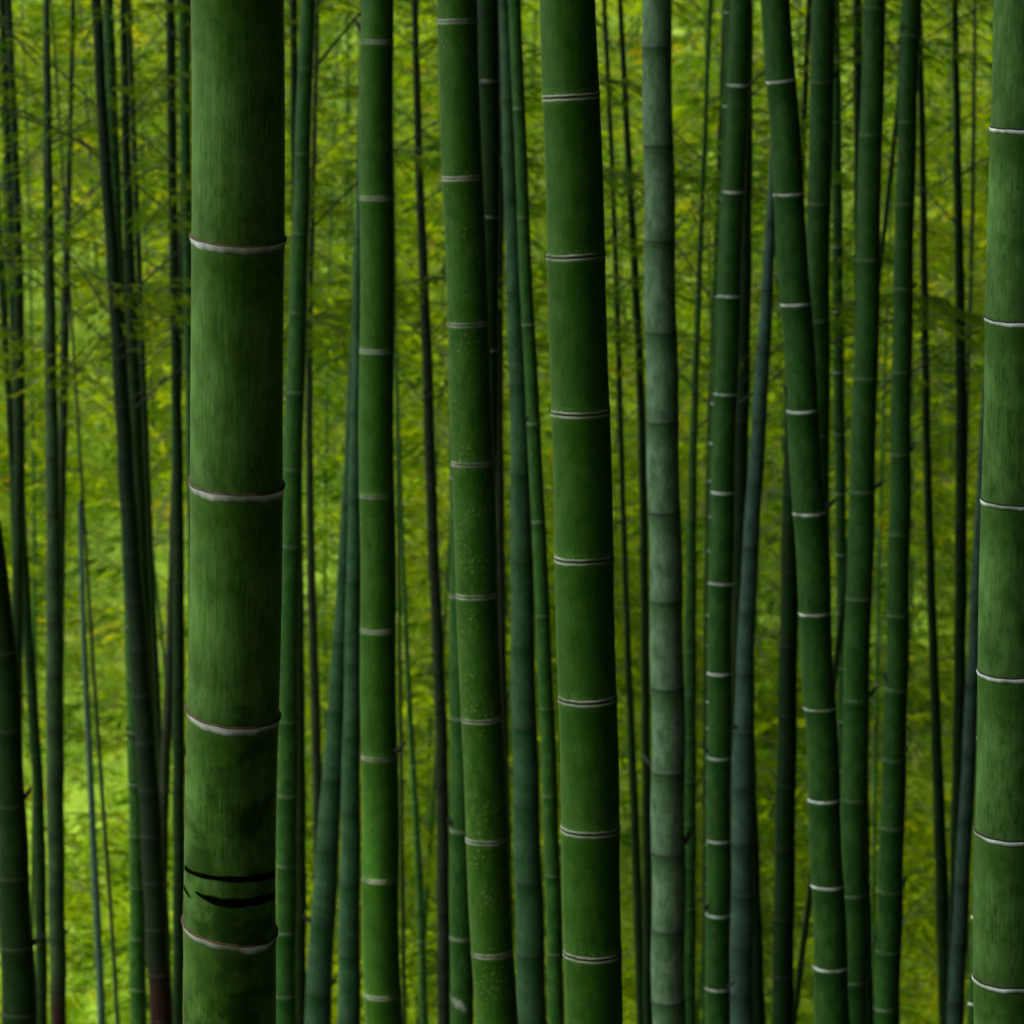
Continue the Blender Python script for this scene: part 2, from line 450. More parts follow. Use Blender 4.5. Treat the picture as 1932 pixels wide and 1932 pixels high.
class Culm:
    def __init__(s, path, d, lean):
        """path [(y, left, right)] in photo px; d depth of the culm's vertical plane; lean: tilt towards the camera"""
        s.d, s.lean = d, lean
        pts = []
        for y, a, b in sorted(path):
            c, w = (a + b) / 2, b - a
            dv = ray(c, y)
            t = d / (dv[1] + lean * dv[2])
            P = dv * t
            dep = t
            pts.append((P[2], P[0], w / 2 * dep / FPX))
        pts.sort()
        s.z0, s.z1 = pts[0][0], pts[-1][0]
        z = np.array([p[0] for p in pts]); x = np.array([p[1] for p in pts]); r = np.array([p[2] for p in pts])
        zz = np.linspace(z[0], z[-1], 160)
        k = 10
        s.zz, s.xx, s.rr = zz, smooth(np.interp(zz, z, x), k), smooth(np.interp(zz, z, r), k)
        dz = zz[1] - zz[0]
        s.sx0 = (s.xx[12] - s.xx[0]) / (12 * dz); s.sx1 = (s.xx[-1] - s.xx[-13]) / (12 * dz)
        s.sx0 = max(-.2, min(.2, s.sx0)); s.sx1 = max(-.2, min(.2, s.sx1))
    def x(s, z):
        if z < s.zz[0]:
            h = s.zz[0] - z
            return s.xx[0] - s.sx0 * 2.0 * (1 - math.exp(-h / 2.0))
        if z > s.zz[-1]: return s.xx[-1] + s.sx1 * (z - s.zz[-1])
        return float(np.interp(z, s.zz, s.xx))
    def r(s, z):
        if z > s.zz[-1]: return s.rr[-1] * max(0.25, 1 - 0.07 * (z - s.zz[-1]))
        return float(np.interp(z, s.zz, s.rr))
    def y(s, z): return s.d - s.lean * z
    def at(s, z): return np.array([s.x(z), s.y(z), z])
    def z_of(s, py):
        """height whose axis point projects to photo row py"""
        lo, hi = -16.0, 6.0
        for _ in range(50):
            m = (lo + hi) / 2
            if project(s.at(m))[1] > py: lo = m
            else: hi = m
        return (lo + hi) / 2

N_SIDES = lambda w: 56 if w > 90 else 36 if w > 40 else 20 if w > 18 else 12

def bamboo(label, path, nodes=None, mat='mid', ring='faint', d=None, lean=0.0, tilt=None, branches=0, top=8.5, name='bamboo', group=None, broken=False, bz=None):
    w = np.mean([b - a for _, a, b in path])
    if d is None:
        d = 708.0 / w if w >= 45 else 15.7 + (45 - w) * 0.42
    C = Culm(path, d, lean)
    zg = ground_z(C.x(-8), d) - 0.05
    for _ in range(4): zg = ground_z(C.x(zg), C.y(zg)) - 0.05
    ztop = C.z1 if broken else top
    # node heights: surveyed ones, carried on up and down the culm
    sp = 0.30 + 0.05 * random.random()
    if nodes:
        zn = sorted(C.z_of(v) for v in nodes)
        tl = dict(zip(zn, [((tilt[::-1][i]) if tilt else 0.0) for i in range(len(zn))]))
        lo_sp = (zn[1] - zn[0]) * 0.95 if len(zn) > 1 else sp
        hi_sp = (zn[-1] - zn[-2]) if len(zn) > 1 else sp
    else:
        z0 = C.z0 + random.random() * sp
        zn = list(np.arange(z0, min(C.z1, ztop), sp * random.uniform(0.9, 1.1))) or [z0]
        tl = {z: 0.0 for z in zn}
        lo_sp, hi_sp = sp * 0.9, sp
    z = zn[0]
    while True:
        z -= max(0.12, lo_sp); lo_sp *= 0.96
        if z < zg + 0.1: break
        zn.insert(0, z); tl[z] = 0.0
    z = zn[-1]
    while True:
        z += hi_sp
        if z > ztop - 0.1: break
        zn.append(z); tl[z] = 0.0
    zn = [v for v in zn if zg < v < ztop]
    if not tilt: tl = {v: max(-.15, min(.15, -(C.x(v + 0.1) - C.x(v - 0.1)) / 0.2)) for v in zn}
    root = empty(name, (C.x(zg), C.y(zg), zg))
    O = np.array(root.location)
    # --- the culm: one strip of quads per internode
    k = N_SIDES(w)
    th = np.arange(k + 1) * 2 * np.pi / k          # seam at the back
    sx, sy = np.sin(th), np.cos(th)
    ends = [zg] + zn + [ztop]
    Vs, Fs, uv, dnA, upA = [], [], [], [], []
    base = 0
    T = [0.0, .015, .05, .12, .3, .5, .7, .88, .955, .985, 1.0]
    u_scale = 8 * 2 * math.pi * C.r(zn[len(zn) // 2])
    for i in range(len(ends) - 1):
        a, b = ends[i], ends[i + 1]
        ta, tb = tl.get(a, 0.0), tl.get(b, 0.0)
        for t in T:
            zc = a + (b - a) * t
            r = C.r(zc)
            e = min(t, 1 - t) * (b - a) / (2 * r)
            r *= 1 + (0.022 if t > 0.5 else 0.010) * math.exp(-e * 9)
            tz = ta + (tb - ta) * t
            bow = (0.05 if w < 70 else 0.02) * r * (1 if i % 2 else -1) * math.sin(math.pi * t)
            Vs.append(np.stack([C.x(zc) + bow + r * sx, C.y(zc) + r * sy, zc + r * sx * tz + r * sy * lean], 1) - O)
            dnA += [(b - zc) / (2 * r)] * (k + 1); upA += [(zc - a) / (2 * r)] * (k + 1)
        for q in range(len(T) - 1):
            for j in range(k):
                p = base + q * (k + 1) + j
                Fs.append((p, p + 1, p + k + 2, p + k + 1))
                v0, v1 = (a + (b - a) * T[q]) * 8, (a + (b - a) * T[q + 1]) * 8
                u0, u1 = j / k * u_scale, (j + 1) / k * u_scale
                uv += [(u0, v0), (u1, v0), (u1, v1), (u0, v1)]
        base += len(T) * (k + 1)
    Fs = np.array(Fs)[:, ::-1]
    uv = np.array(uv).reshape(-1, 4, 2)[:, ::-1].reshape(-1, 2)
    V = np.concatenate(Vs)
    if broken:                                      # a ragged top
        rim = slice(len(V) - (k + 1), len(V))
        V[rim, 2] += 0.03 * np.sin(3 * th) + 0.02 * np.sin(7 * th + 1)
    link('culm', mesh_np('culm', V, Fs, [MAT[mat]], True, {'below_node': dnA, 'above_node': upA}, uv), root)
    # --- node rings
    prof = RING[ring]
    m0, m1 = RING_MATS[ring]
    if ring == 'faint' and mat in ('dark', 'red1', 'red2', 'brown'): m1 = 'scar_soft'
    zlim = 0.16 * d + 0.6
    for zc in zn:
        if zc > zlim: continue
        r = C.r(zc)
        hz = max(1.0, 0.0035 / (0.07 * r)) if r < 0.03 else 1.0
        wob = 0.008 * r * np.sin(th * 3 + zc * 11) + 0.006 * r * np.sin(th * 11 + zc * 5) if w > 50 else 0 * th
        wob[-1] = wob[0]
        P = []
        for rf, h, _ in prof:
            P.append(np.stack([r * rf * sx, r * rf * sy, r * h * hz + r * sx * tl.get(zc, 0.0) + r * sy * lean + wob], 1))
        P = np.concatenate(P)
        hs = np.array([h for _, h, mm in prof if mm == 1])
        hlo, hhi = hs.min(), (hs.max() if ring in ('flare', 'sharp', 'white') else 0.0)
        fade = np.repeat([min(1.0, max(0.0, (hhi - h) / (hhi - hlo))) if ring in ('flare', 'sharp', 'white') else min(1.0, abs(h) / abs(hlo)) ** 2 * 0.8 for _, h, _ in prof], k + 1)
        FF, MI = [], []
        for q in range(len(prof) - 1):
            for j in range(k):
                p = q * (k + 1) + j
                FF.append((p, p + 1, p + k + 2, p + k + 1)); MI.append(prof[q + 1][2])
        c = C.at(zc) - O
        link('node_ring', mesh_np('node_ring', P, np.array(FF), [MAT[m0], MAT[m1]], True, {'fade': fade}, mi=MI), root, c)
    if d > 9 and w > 14:                             # short stubs of shed branches at a few nodes
        for q, zc in enumerate(zn):
            if C.z_of(2000) < zc < C.z_of(-60) and random.random() < 0.16:
                st = link('branch_stub', STUB, root, C.at(zc + 0.012) - O + np.array([0, 0, 0]))
                a = (0.0 if q % 2 else math.pi) + random.uniform(-0.7, 0.5) * (1 if q % 2 else -1)
                st.rotation_euler = (0, random.uniform(-0.5, 0.1), a)
                k2 = C.r(zc) / 0.05
                st.scale = (k2, k2, k2)
    # --- side branches
    if branches:
        lo, hi = bz or (C.z_of(820), C.z_of(-350))
        cand = [v for v in zn if lo < v < hi]
        for q in range(int(branches * 3.6)):
            if not cand: break
            zc = random.choice(cand)
            wm, lm = random.choice(BRANCHES)
            b = link('branch', wm, root, C.at(zc) - O)
            ang = random.choice((random.uniform(-0.9, 0.9), math.pi + random.uniform(-0.9, 0.9)))
            b.rotation_euler = (0, 0, ang)
            sc = random.uniform(0.7, 1.15)
            b.scale = (sc, sc, sc)
            link('leaves', lm, b)
    if not broken:
        cr = link('crown', random.choice(CROWNS), root, C.at(ztop - 1.2) - O)
        cr.rotation_euler = (0, 0, random.uniform(0, 6))
    tag(root, label, 'bamboo', group)
    return root, C

def cw(*a):
    """(y, centre, width) triples -> (y, left, right)"""
    return [(y, c - w / 2, c + w / 2) for y, c, w in a]

# ---- the large culms
A_root, A_c = bamboo('thickest bamboo of all, with white node bands and two black scorch stripes near its foot',
    [(0, 360, 535), (450, 362, 537), (644, 363, 536), (910, 359, 534), (1288, 355, 527), (1600, 350, 521), (1932, 344, 519)],
    [450, 913, 1345, 1749], 'big', 'flare', lean=0.11, tilt=[-0.055, -0.07, -0.115, -0.17])
bamboo('broad pale bloomed bamboo cut by the right edge, crisp white node bands',
    [(0, 1874, 1993), (250, 1870, 1991), (600, 1859, 1983), (946, 1852, 1980), (1270, 1845, 1979), (1575, 1840, 1980), (1845, 1836, 1979), (1932, 1836, 1980)],
    [238, 598, 940, 1262, 1564, 1838], 'right', 'sharp', lean=0.07)
bamboo('second thickest whole bamboo, deep green, standing centre with thin double node lines',
    [(0, 1019, 1124), (185, 1024, 1132), (485, 1032, 1142), (780, 1041, 1151), (1055, 1046, 1158), (1320, 1054, 1164), (1570, 1059, 1170), (1805, 1063, 1173), (1932, 1066, 1174)],
    [182, 482, 777, 1052, 1316, 1562, 1796], 'main', 'double', tilt=[.07, .05, .03, .02, .03, .0, .0])
bamboo('deep green bamboo with yellow speckles on its lower skin, leaning down to the right',
    [(0, 824, 900), (42, 825, 901), (337, 833, 911), (612, 846, 923), (874, 851, 934), (1124, 860, 939), (1358, 871, 949), (1588, 879, 961), (1801, 889, 967), (1932, 897, 977)],
    [40, 335, 610, 872, 1121, 1354, 1581, 1794], 'speck', 'double')
bamboo('straight olive green bamboo with pale double node lines, between the thickest and the speckled one',
    [(0, 681, 742), (78, 679, 743), (373, 677, 744), (661, 679, 744), (934, 677, 744), (1189, 680, 747), (1428, 682, 751), (1658, 682, 752), (1878, 687, 756), (1932, 688, 758)],
    [79, 373, 661, 933, 1187, 1426, 1655, 1874], 'main', 'double')
bamboo('grey green dusty bamboo with dark node lines, right of the thick centre one',
    [(0, 1211, 1266), (275, 1214, 1271), (454, 1216, 1274), (627, 1217, 1277), (796, 1219, 1281), (967, 1224, 1284), (1134, 1227, 1288), (1298, 1229, 1292), (1610, 1229, 1293), (1932, 1230, 1293)],
    [90, 275, 454, 627, 796, 966, 1133, 1297, 1456, 1608, 1753, 1888], 'grey', 'dark')
bamboo('curved dark green bamboo with bright white node bands, sweeping from upper left to lower right',
    [(0, 1436, 1491), (152, 1446, 1501), (365, 1459, 1518), (572, 1473, 1530), (774, 1484, 1545), (967, 1497, 1557), (1156, 1506, 1568), (1336, 1519, 1578), (1508, 1524, 1585), (1671, 1531, 1593), (1825, 1536, 1598), (1932, 1538, 1605)],
    [152, 365, 572, 773, 966, 1155, 1334, 1506, 1668, 1822], 'mid', 'white', tilt=[.12, .06, .06, .05, .05, .03, .03, .02, 0, 0])
M_root, M_c = bamboo('slim bamboo hugging the left side of the speckled one, mouldy white patch near its foot',
    cw((0, 868, 40), (600, 869, 42), (1124, 870, 44), (1932, 871, 44)),
    [899, 1124, 1353, 1565, 1768], 'mid', 'double', d=15.0)
bamboo('green bamboo with white node marks on its left side, leaning down left',
    [(0, 1378, 1419), (160, 1373, 1415), (360, 1363, 1404), (558, 1355, 1398), (742, 1347, 1391), (927, 1342, 1386), (1099, 1338, 1383), (1269, 1335, 1381), (1428, 1334, 1380), (1585, 1333, 1380), (1865, 1331, 1378), (1932, 1330, 1377)],
    [160, 361, 557, 742, 927, 1098, 1268, 1427, 1583, 1723, 1862], 'mid', 'white')
bamboo('bluish green bamboo with thin grey node lines, left of the smooth one leaning left',
    [(0, 1630, 1671), (255, 1620, 1665), (490, 1616, 1661), (714, 1611, 1656), (927, 1602, 1651), (1129, 1595, 1645), (1320, 1590, 1640), (1508, 1586, 1636), (1700, 1585, 1634), (1932, 1586, 1636)],
    [16, 255, 490, 714, 927, 1128, 1319, 1507, 1687, 1850], 'mid', 'faint')
bamboo('dark smooth bamboo with barely marked nodes, its foot leaning left over the sunlit gap',
    [(0, 1701, 1738), (67, 1698, 1735), (385, 1689, 1725), (644, 1683, 1721), (857, 1680, 1719), (1007, 1677, 1718), (1288, 1670, 1714), (1500, 1661, 1709), (1932, 1648, 1697)],
    [67, 230, 385, 545, 702, 857, 1007, 1160, 1300, 1432, 1560, 1680], 'mid', 'faint')
bamboo('dark bamboo crossing behind the curved white banded one',
    cw((0, 1555, 45), (155, 1551, 45), (385, 1544, 45), (605, 1543, 45), (822, 1542, 46), (1100, 1544, 44), (1400, 1550, 44), (1932, 1566, 44)),
    [155, 385, 605, 822, 1030, 1230], 'mid', 'faint', d=16.5)
bamboo('soft green bamboo with dark node lines, right of the speckled one',
    cw((0, 952, 22), (300, 962, 25), (500, 968, 29), (724, 979, 35), (894, 983, 39), (1057, 985, 42), (1219, 986, 45), (1373, 989, 48), (1518, 994, 50), (1801, 1001, 54), (1932, 1005, 55)),
    [370, 550, 724, 894, 1057, 1219, 1372, 1517, 1663, 1799], 'teal', 'dark', d=14.5)
bamboo('slim curving bamboo with white specks at its nodes, leaning against the thick centre one',
    [(0, 959, 983), (130, 965, 988), (410, 976, 999), (612, 984, 1008), (799, 994, 1020), (984, 1004, 1030), (1161, 1010, 1037), (1335, 1018, 1046), (1500, 1023, 1052), (1650, 1029, 1058), (1798, 1032, 1062), (1932, 1035, 1065)],
    [205, 410, 612, 799, 984, 1161, 1335, 1500, 1650, 1798], 'mid', 'faint', d=13.0)
bamboo('very dark bamboo half hidden behind the upper right side of the speckled one',
    cw((0, 921, 41), (152, 921, 41), (400, 924, 38), (644, 922, 36), (1000, 918, 36), (1932, 926, 36)),
    [152, 408, 660, 870], 'dark', 'double', d=13.5)
bamboo('slim charcoal bamboo between the speckled and the soft green one',
    cw((0, 948, 16), (300, 945, 17), (650, 939, 18), (900, 942, 18), (1288, 946, 20), (1932, 962, 24)),
    [280, 408, 655, 762, 874, 997, 1110, 1220], 'brown', 'dark', d=20.0)
bamboo('slanting slate grey bamboo with dark rings, crossing from the curved one down to the left',
    [(330, 1451, 1467), (420, 1446, 1463), (545, 1436, 1460), (664, 1429, 1454), (791, 1418, 1446), (912, 1410, 1440), (1032, 1401, 1431), (1154, 1394, 1425), (1288, 1388, 1422), (1500, 1380, 1424), (1932, 1376, 1421)],
    [420, 545, 664, 791, 912, 1032, 1154, 1270, 1380, 1485, 1590], 'slate', 'dark', d=17.5)
bamboo('slate grey bamboo slanting out from behind the broad one at the right edge',
    [(700, 1856, 1880), (877, 1845, 1870), (1017, 1837, 1862), (1154, 1829, 1855), (1288, 1823, 1850), (1423, 1816, 1842), (1545, 1808, 1836), (1665, 1801, 1830), (1800, 1794, 1824), (1932, 1786, 1818)],
    [740, 877, 1017, 1154, 1290, 1423, 1545, 1665, 1780], 'slate', 'dark', d=18.0)
bamboo('smooth bamboo just right of the thickest one, its foot disappearing behind it',
    cw((0, 581, 28), (300, 570, 30), (500, 566, 33), (644, 560, 35), (900, 552, 36), (1100, 547, 37), (1288, 544, 38), (1600, 541, 40), (1932, 537, 42)),
    [130, 290, 440, 590, 740, 885, 1030, 1360, 1500], 'mid', 'faint', d=16.0, branches=1)
bamboo('grey green bamboo slanting down left out of a narrow pair, widest at its foot',
    cw((300, 677, 8), (500, 673, 11), (644, 668, 14), (900, 658, 20), (1100, 648, 26), (1288, 639, 33), (1500, 626, 41), (1700, 611, 46), (1932, 599, 51)),
    [560, 690, 820, 950, 1080, 1210, 1340, 1470, 1600, 1740], 'teal', 'dark', d=19.0)
bamboo('bluish green bamboo tucked behind the left side of the olive one',
    cw((0, 690, 12), (300, 680, 14), (500, 676, 17), (644, 674, 20), (900, 670, 26), (1100, 668, 28), (1288, 665, 32), (1600, 661, 38), (1932, 658, 44)),
    [779, 941, 1097, 1251, 1388, 1530, 1665, 1800], 'teal', 'dark', d=17.0)
bamboo('dark green bamboo standing close behind the left of the curved one, in the lower half',
    cw((0, 1462, 26), (400, 1492, 28), (644, 1500, 30), (900, 1493, 33), (1100, 1490, 34), (1288, 1487, 36), (1600, 1481, 39), (1932, 1476, 42)),
    [930, 1077, 1217, 1348, 1480, 1598, 1730, 1840], 'dark', 'faint', d=18.0)
bamboo('stout dark bamboo entering at the left edge, low in the corner',
    [(800, -90, -40), (1000, -52, 4), (1150, -30, 24), (1288, -18, 40), (1450, -9, 44), (1600, -5, 52), (1780, 0, 62), (1932, 4, 71)],
    [1375, 1518, 1653, 1785], 'dark', 'faint', d=13.0)

# ---- the slim dark culms
bamboo('dark slim bamboo nearest the left edge, bowed, bare twigs on its right side',
    cw((0, 16, 12), (300, 30, 15), (540, 36, 19), (644, 37, 20), (900, 37, 21), (1100, 34, 22), (1288, 31, 22), (1932, 30, 24)), None, 'dark', 'faint', d=22.0, branches=5)
bamboo('slim dark bamboo splitting off to the right of the one bowed at the left edge',
    cw((700, 30, 16), (1050, 43, 19), (1288, 59, 21), (1500, 74, 21), (1700, 77, 22), (1932, 79, 22)), None, 'dark', 'faint', d=22.8)
bamboo('thin dark bamboo coming in at the left edge and joining the bowed one',
    cw((300, -10, 12), (600, 7, 13), (700, 14, 14), (800, 20, 14), (900, 26, 14), (1100, 31, 14), (1932, 38, 16)), None, 'dark', 'faint', d=24.5, branches=2)
RED1 = culm_mat('red_footed_culm', (0.005, 0.024, 0.006), (0.012, 0.034, 0.009), BLOOM, 0.2, 0.2, 0.0, 0, 0.5, 0.1, 0.5, red=-8 * 6.47, spec=0.25)
RED2 = culm_mat('dark_red_footed_culm', (0.002, 0.014, 0.003), (0.005, 0.020, 0.004), BLOOM, 0.04, 0.1, 0.0, 0, 0.55, 0.05, 0.5, red=-8 * 6.22, spec=0.15)
MAT['red1'], MAT['red2'] = RED1, RED2
bamboo('dark greyish bamboo with a rusty red stain at its foot, left of the broken stem',
    cw((0, 88, 12), (250, 89, 17), (500, 93, 20), (644, 95, 22), (900, 99, 25), (1100, 104, 31), (1288, 103, 34), (1600, 105, 33), (1932, 111, 30)), None, 'red1', 'faint', d=19.0, branches=4)
bamboo('thin brownish bamboo leaning into the right side of the one with the rusty red foot',
    cw((0, 138, 8), (250, 133, 9), (450, 126, 14), (644, 122, 17), (900, 117, 16), (1100, 114, 16), (1932, 110, 16)), None, 'brown', 'faint', d=23.5, branches=3)
bamboo('pale blue grey broken stem ending in a ragged tip halfway up the sunlit gap',
    cw((945, 151, 9), (1100, 154, 9), (1288, 162, 11), (1500, 172, 13), (1700, 182, 14), (1932, 192, 15)), [1130, 1330, 1530, 1730], 'slate', 'faint', d=25.0, name='broken_bamboo', broken=True)
bamboo('hair thin brown stem slanting beside the pale broken one',
    cw((1000, 160, 6), (1288, 178, 7), (1500, 193, 8), (1700, 208, 8), (1932, 222, 9)), None, 'brown', 'faint', d=26.5)
bamboo('long near black bamboo slanting from the top left to a reddish foot',
    cw((0, 182, 20), (300, 197, 20), (500, 214, 26), (644, 225, 28), (900, 238, 31), (1100, 252, 35), (1288, 268, 38), (1500, 282, 40), (1700, 293, 43), (1932, 305, 44)), None, 'red2', 'faint', d=18.5, branches=6)
bamboo('grey green bamboo running close along the right of the near black slanting one',
    cw((0, 232, 12), (250, 237, 16), (450, 243, 20), (644, 250, 24), (900, 262, 25), (1100, 270, 24), (1400, 285, 22), (1932, 300, 22)), None, 'dark', 'faint', d=21.0, branches=4)
bamboo('green bamboo showing left of the near black slanting one, in the lower quarter only',
    cw((644, 228, 24), (1288, 252, 28), (1500, 257, 30), (1700, 260, 30), (1932, 261, 32)), None, 'mid', 'faint', d=20.5)
bamboo('slim shaded stem right of the near black slanting one at middle height',
    cw((700, 270, 12), (900, 278, 13), (1100, 285, 14), (1288, 295, 14), (1400, 300, 14), (1932, 320, 14)), None, 'dark', 'faint', d=24.0)
bamboo('dull grey bamboo bending left below, beside the tall dark pole left of the thickest one',
    cw((900, 331, 16), (1288, 320, 18), (1450, 311, 19), (1600, 307, 20), (1932, 302, 22)), None, 'brown', 'faint', d=21.5)
bamboo('tall dark straight pole one step left of the thickest bamboo',
    cw((0, 321, 17), (300, 325, 17), (644, 331, 18), (900, 337, 20), (1288, 337, 24), (1600, 338, 23), (1932, 336, 20)), None, 'dark', 'faint', d=20.0, branches=4)
bamboo('grey green bamboo peeking out along the left side of the thickest one',
    cw((0, 346, 20), (235, 350, 20), (390, 352, 20), (644, 357, 20), (900, 362, 20), (1932, 378, 22)), [75, 235, 390, 540, 690], 'mid', 'dark', d=19.5, branches=1)
bamboo('dark foot showing in the shadow right of the smooth bamboo beside the thickest one',
    cw((700, 560, 16), (1288, 565, 20), (1600, 567, 22), (1932, 566, 24)), None, 'dark', 'faint', d=19.5)
bamboo('thin dark stem in the leafy gap right of the smooth bamboo beside the thickest one',
    cw((300, 592, 9), (644, 583, 12), (900, 584, 14), (1100, 587, 16), (1288, 594, 18), (1500, 600, 19), (1932, 604, 20)), None, 'brown', 'faint', d=24.0, branches=4)
bamboo('dark brownish bamboo with pale node knobs below, between the olive and the speckled one',
    cw((0, 783, 12), (233, 787, 14), (400, 794, 16), (550, 800, 18), (644, 806, 20), (874, 812, 21), (1000, 815, 21), (1150, 822, 22), (1288, 832, 22), (1600, 836, 24), (1932, 838, 26)),
    [400, 540, 640, 751, 874, 1000, 1120, 1230, 1335, 1435, 1535, 1631, 1720, 1805], 'brown', 'faint', d=21.0, branches=6)
bamboo('thin bluish stem in the yellow gap right of the foot of the olive bamboo',
    cw((800, 752, 6), (1100, 762, 8), (1288, 770, 10), (1500, 782, 12), (1700, 794, 15), (1932, 800, 17)), None, 'mid', 'faint', d=25.5)
bamboo('hair thin dark stem touching the right side of the foot of the olive bamboo',
    cw((500, 745, 5), (1000, 752, 7), (1500, 757, 8), (1932, 763, 9)), None, 'dark', 'faint', d=27.0)
bamboo('thin dark stem right of the thick centre bamboo, first of a narrow pair',
    cw((0, 1140, 9), (300, 1155, 9), (644, 1167, 11), (900, 1173, 11), (1288, 1187, 13), (1600, 1200, 18), (1932, 1211, 19)), None, 'dark', 'faint', d=23.0, branches=4)
bamboo('slim green stem left of the grey dusty bamboo, second of a narrow pair',
    cw((0, 1170, 10), (233, 1182, 12), (533, 1199, 15), (644, 1207, 16), (900, 1214, 16), (1288, 1218, 16), (1600, 1221, 18), (1932, 1223, 18)), None, 'dark', 'faint', d=22.0, branches=3)
bamboo('slim dim bamboo between the grey dusty one and the one with white marked nodes',
    cw((300, 1328, 9), (450, 1322, 10), (644, 1314, 12), (900, 1306, 16), (1288, 1302, 24), (1600, 1301, 26), (1932, 1300, 25)), None, 'mid', 'faint', d=20.0, branches=2)
bamboo('thin dark stem along the left edge of the bamboo with white marked nodes',
    cw((100, 1365, 10), (400, 1355, 12), (644, 1346, 12), (900, 1336, 12), (1288, 1333, 12), (1932, 1330, 12)), None, 'dark', 'faint', d=25.0, branches=2)
bamboo('slim pale knobbed stem peeping out left of the bamboo with white marked nodes',
    cw((0, 1376, 18), (200, 1373, 17), (380, 1367, 16), (750, 1348, 16), (860, 1344, 16), (1288, 1341, 16), (1932, 1338, 16)), [23, 200, 376, 560, 760, 835], 'mid', 'white', d=18.5, branches=3)
bamboo('black looking bamboo in the shade right of the one with white marked nodes',
    cw((0, 1409, 24), (300, 1408, 24), (644, 1403, 28), (900, 1396, 30), (1288, 1392, 28), (1932, 1396, 28)), None, 'dark', 'faint', d=19.5)
bamboo('dark bamboo foot right of the slanting slate one, bottom of the picture',
    cw((0, 1398, 22), (644, 1394, 24), (1288, 1407, 26), (1600, 1419, 28), (1932, 1430, 30)), None, 'dark', 'faint', d=20.5)
bamboo('thin dark stem between the tops of the curved bamboo and the one crossing behind it',
    cw((0, 1527, 11), (200, 1518, 12), (400, 1508, 12), (1000, 1520, 12), (1932, 1560, 12)), None, 'dark', 'faint', d=23.5, branches=2)
bamboo('thin stem with pale knobs right of the bamboo crossing behind the curved one',
    cw((0, 1577, 15), (300, 1579, 19), (644, 1582, 21), (931, 1586, 22), (1156, 1588, 20), (1500, 1592, 20), (1932, 1600, 20)), [230, 345, 465, 587, 702, 819, 931, 1046, 1156], 'mid', 'white', d=21.0, branches=4)
bamboo('dark foot right behind the bluish green bamboo with grey node lines',
    cw((1000, 1625, 20), (1400, 1628, 22), (1650, 1630, 24), (1932, 1636, 26)), None, 'dark', 'faint', d=19.5)
bamboo('thin dark stem leaning right at its foot, across the sunlit gap at lower right',
    cw((0, 1733, 12), (250, 1741, 13), (644, 1745, 15), (900, 1750, 15), (1288, 1763, 18), (1600, 1775, 24), (1932, 1786, 29)), None, 'dark', 'faint', d=21.5, branches=3)
bamboo('near black straight pole between the smooth bamboo and the broad one at the right edge',
    cw((0, 1801, 12), (300, 1807, 14), (500, 1811, 16), (644, 1813, 20), (960, 1814, 23), (1288, 1811, 23), (1600, 1805, 23), (1932, 1796, 23)), None, 'dark', 'faint', d=20.5, branches=4)
bamboo('thin short stretch of stem right of the near black straight pole, high up',
    cw((150, 1838, 8), (350, 1836, 8), (500, 1833, 9), (644, 1827, 9), (1200, 1815, 9)), None, 'brown', 'faint', d=27.0, branches=2)
bamboo('slim knobby edged green stem tucked under the left of the broad right edge bamboo',
    cw((1000, 1866, 20), (1288, 1856, 21), (1700, 1845, 22), (1932, 1836, 22)), [1728, 1891, 1560], 'mid', 'white', d=9.5)
bamboo('thin dark stem leaning diagonally out from under the curved bamboo near the bottom edge',
    cw((1300, 1572, 11), (1650, 1533, 12), (1750, 1520, 12), (1932, 1496, 13)), None, 'dark', 'faint', d=20.0)

# ---- black scorch strokes on the thickest culm: ribbons lying on its skin
def on_skin(C, px, py, off=0.0012):
    z = C.z_of(py)
    for _ in range(25):
        c = C.at(z); r = C.r(z) + off
        xx, yy = project(c)
        sphi = max(-0.999, min(0.999, (px - xx) * np.linalg.norm(c) / FPX / r))
        P = c + np.array([r * sphi, -r * math.sqrt(1 - sphi * sphi), 0])
        z += (project(P)[1] - py) * np.linalg.norm(P) / FPX
    return P

def stroke(pts, name='scorch_mark', fat=1.6, C=None, root=None, mat='black'):
    C, root = C or A_c, root or A_root
    O = np.array(root.location)
    pts = np.array(pts, float)
    s = np.linspace(0, len(pts) - 1, 48)
    soft = []
    X, Y, Wd = (np.interp(s, np.arange(len(pts)), pts[:, i]) for i in range(3))
    Y = smooth(Y, 3); Wd = smooth(Wd, 3) * (1 + 0.10 * np.sin(s * 4.0 + 1))
    V, n = [], 11
    for x, y, w in zip(X, Y, Wd):
        for j in range(n):
            f = j / (n - 1) - 0.5
            edge = 0.0016 if 0 < j < n - 1 else -0.0006
            soft.append(abs(2 * f) ** 1.5)
            V.append(on_skin(C, x, y + f * w * fat, edge) - O)
    F = [(i * n + j, i * n + j + 1, (i + 1) * n + j + 1, (i + 1) * n + j) for i in range(len(X) - 1) for j in range(n - 1)]
    link(name, mesh_np(name, V, np.array(F), [MAT[mat]], True, {'fade': soft}), root)

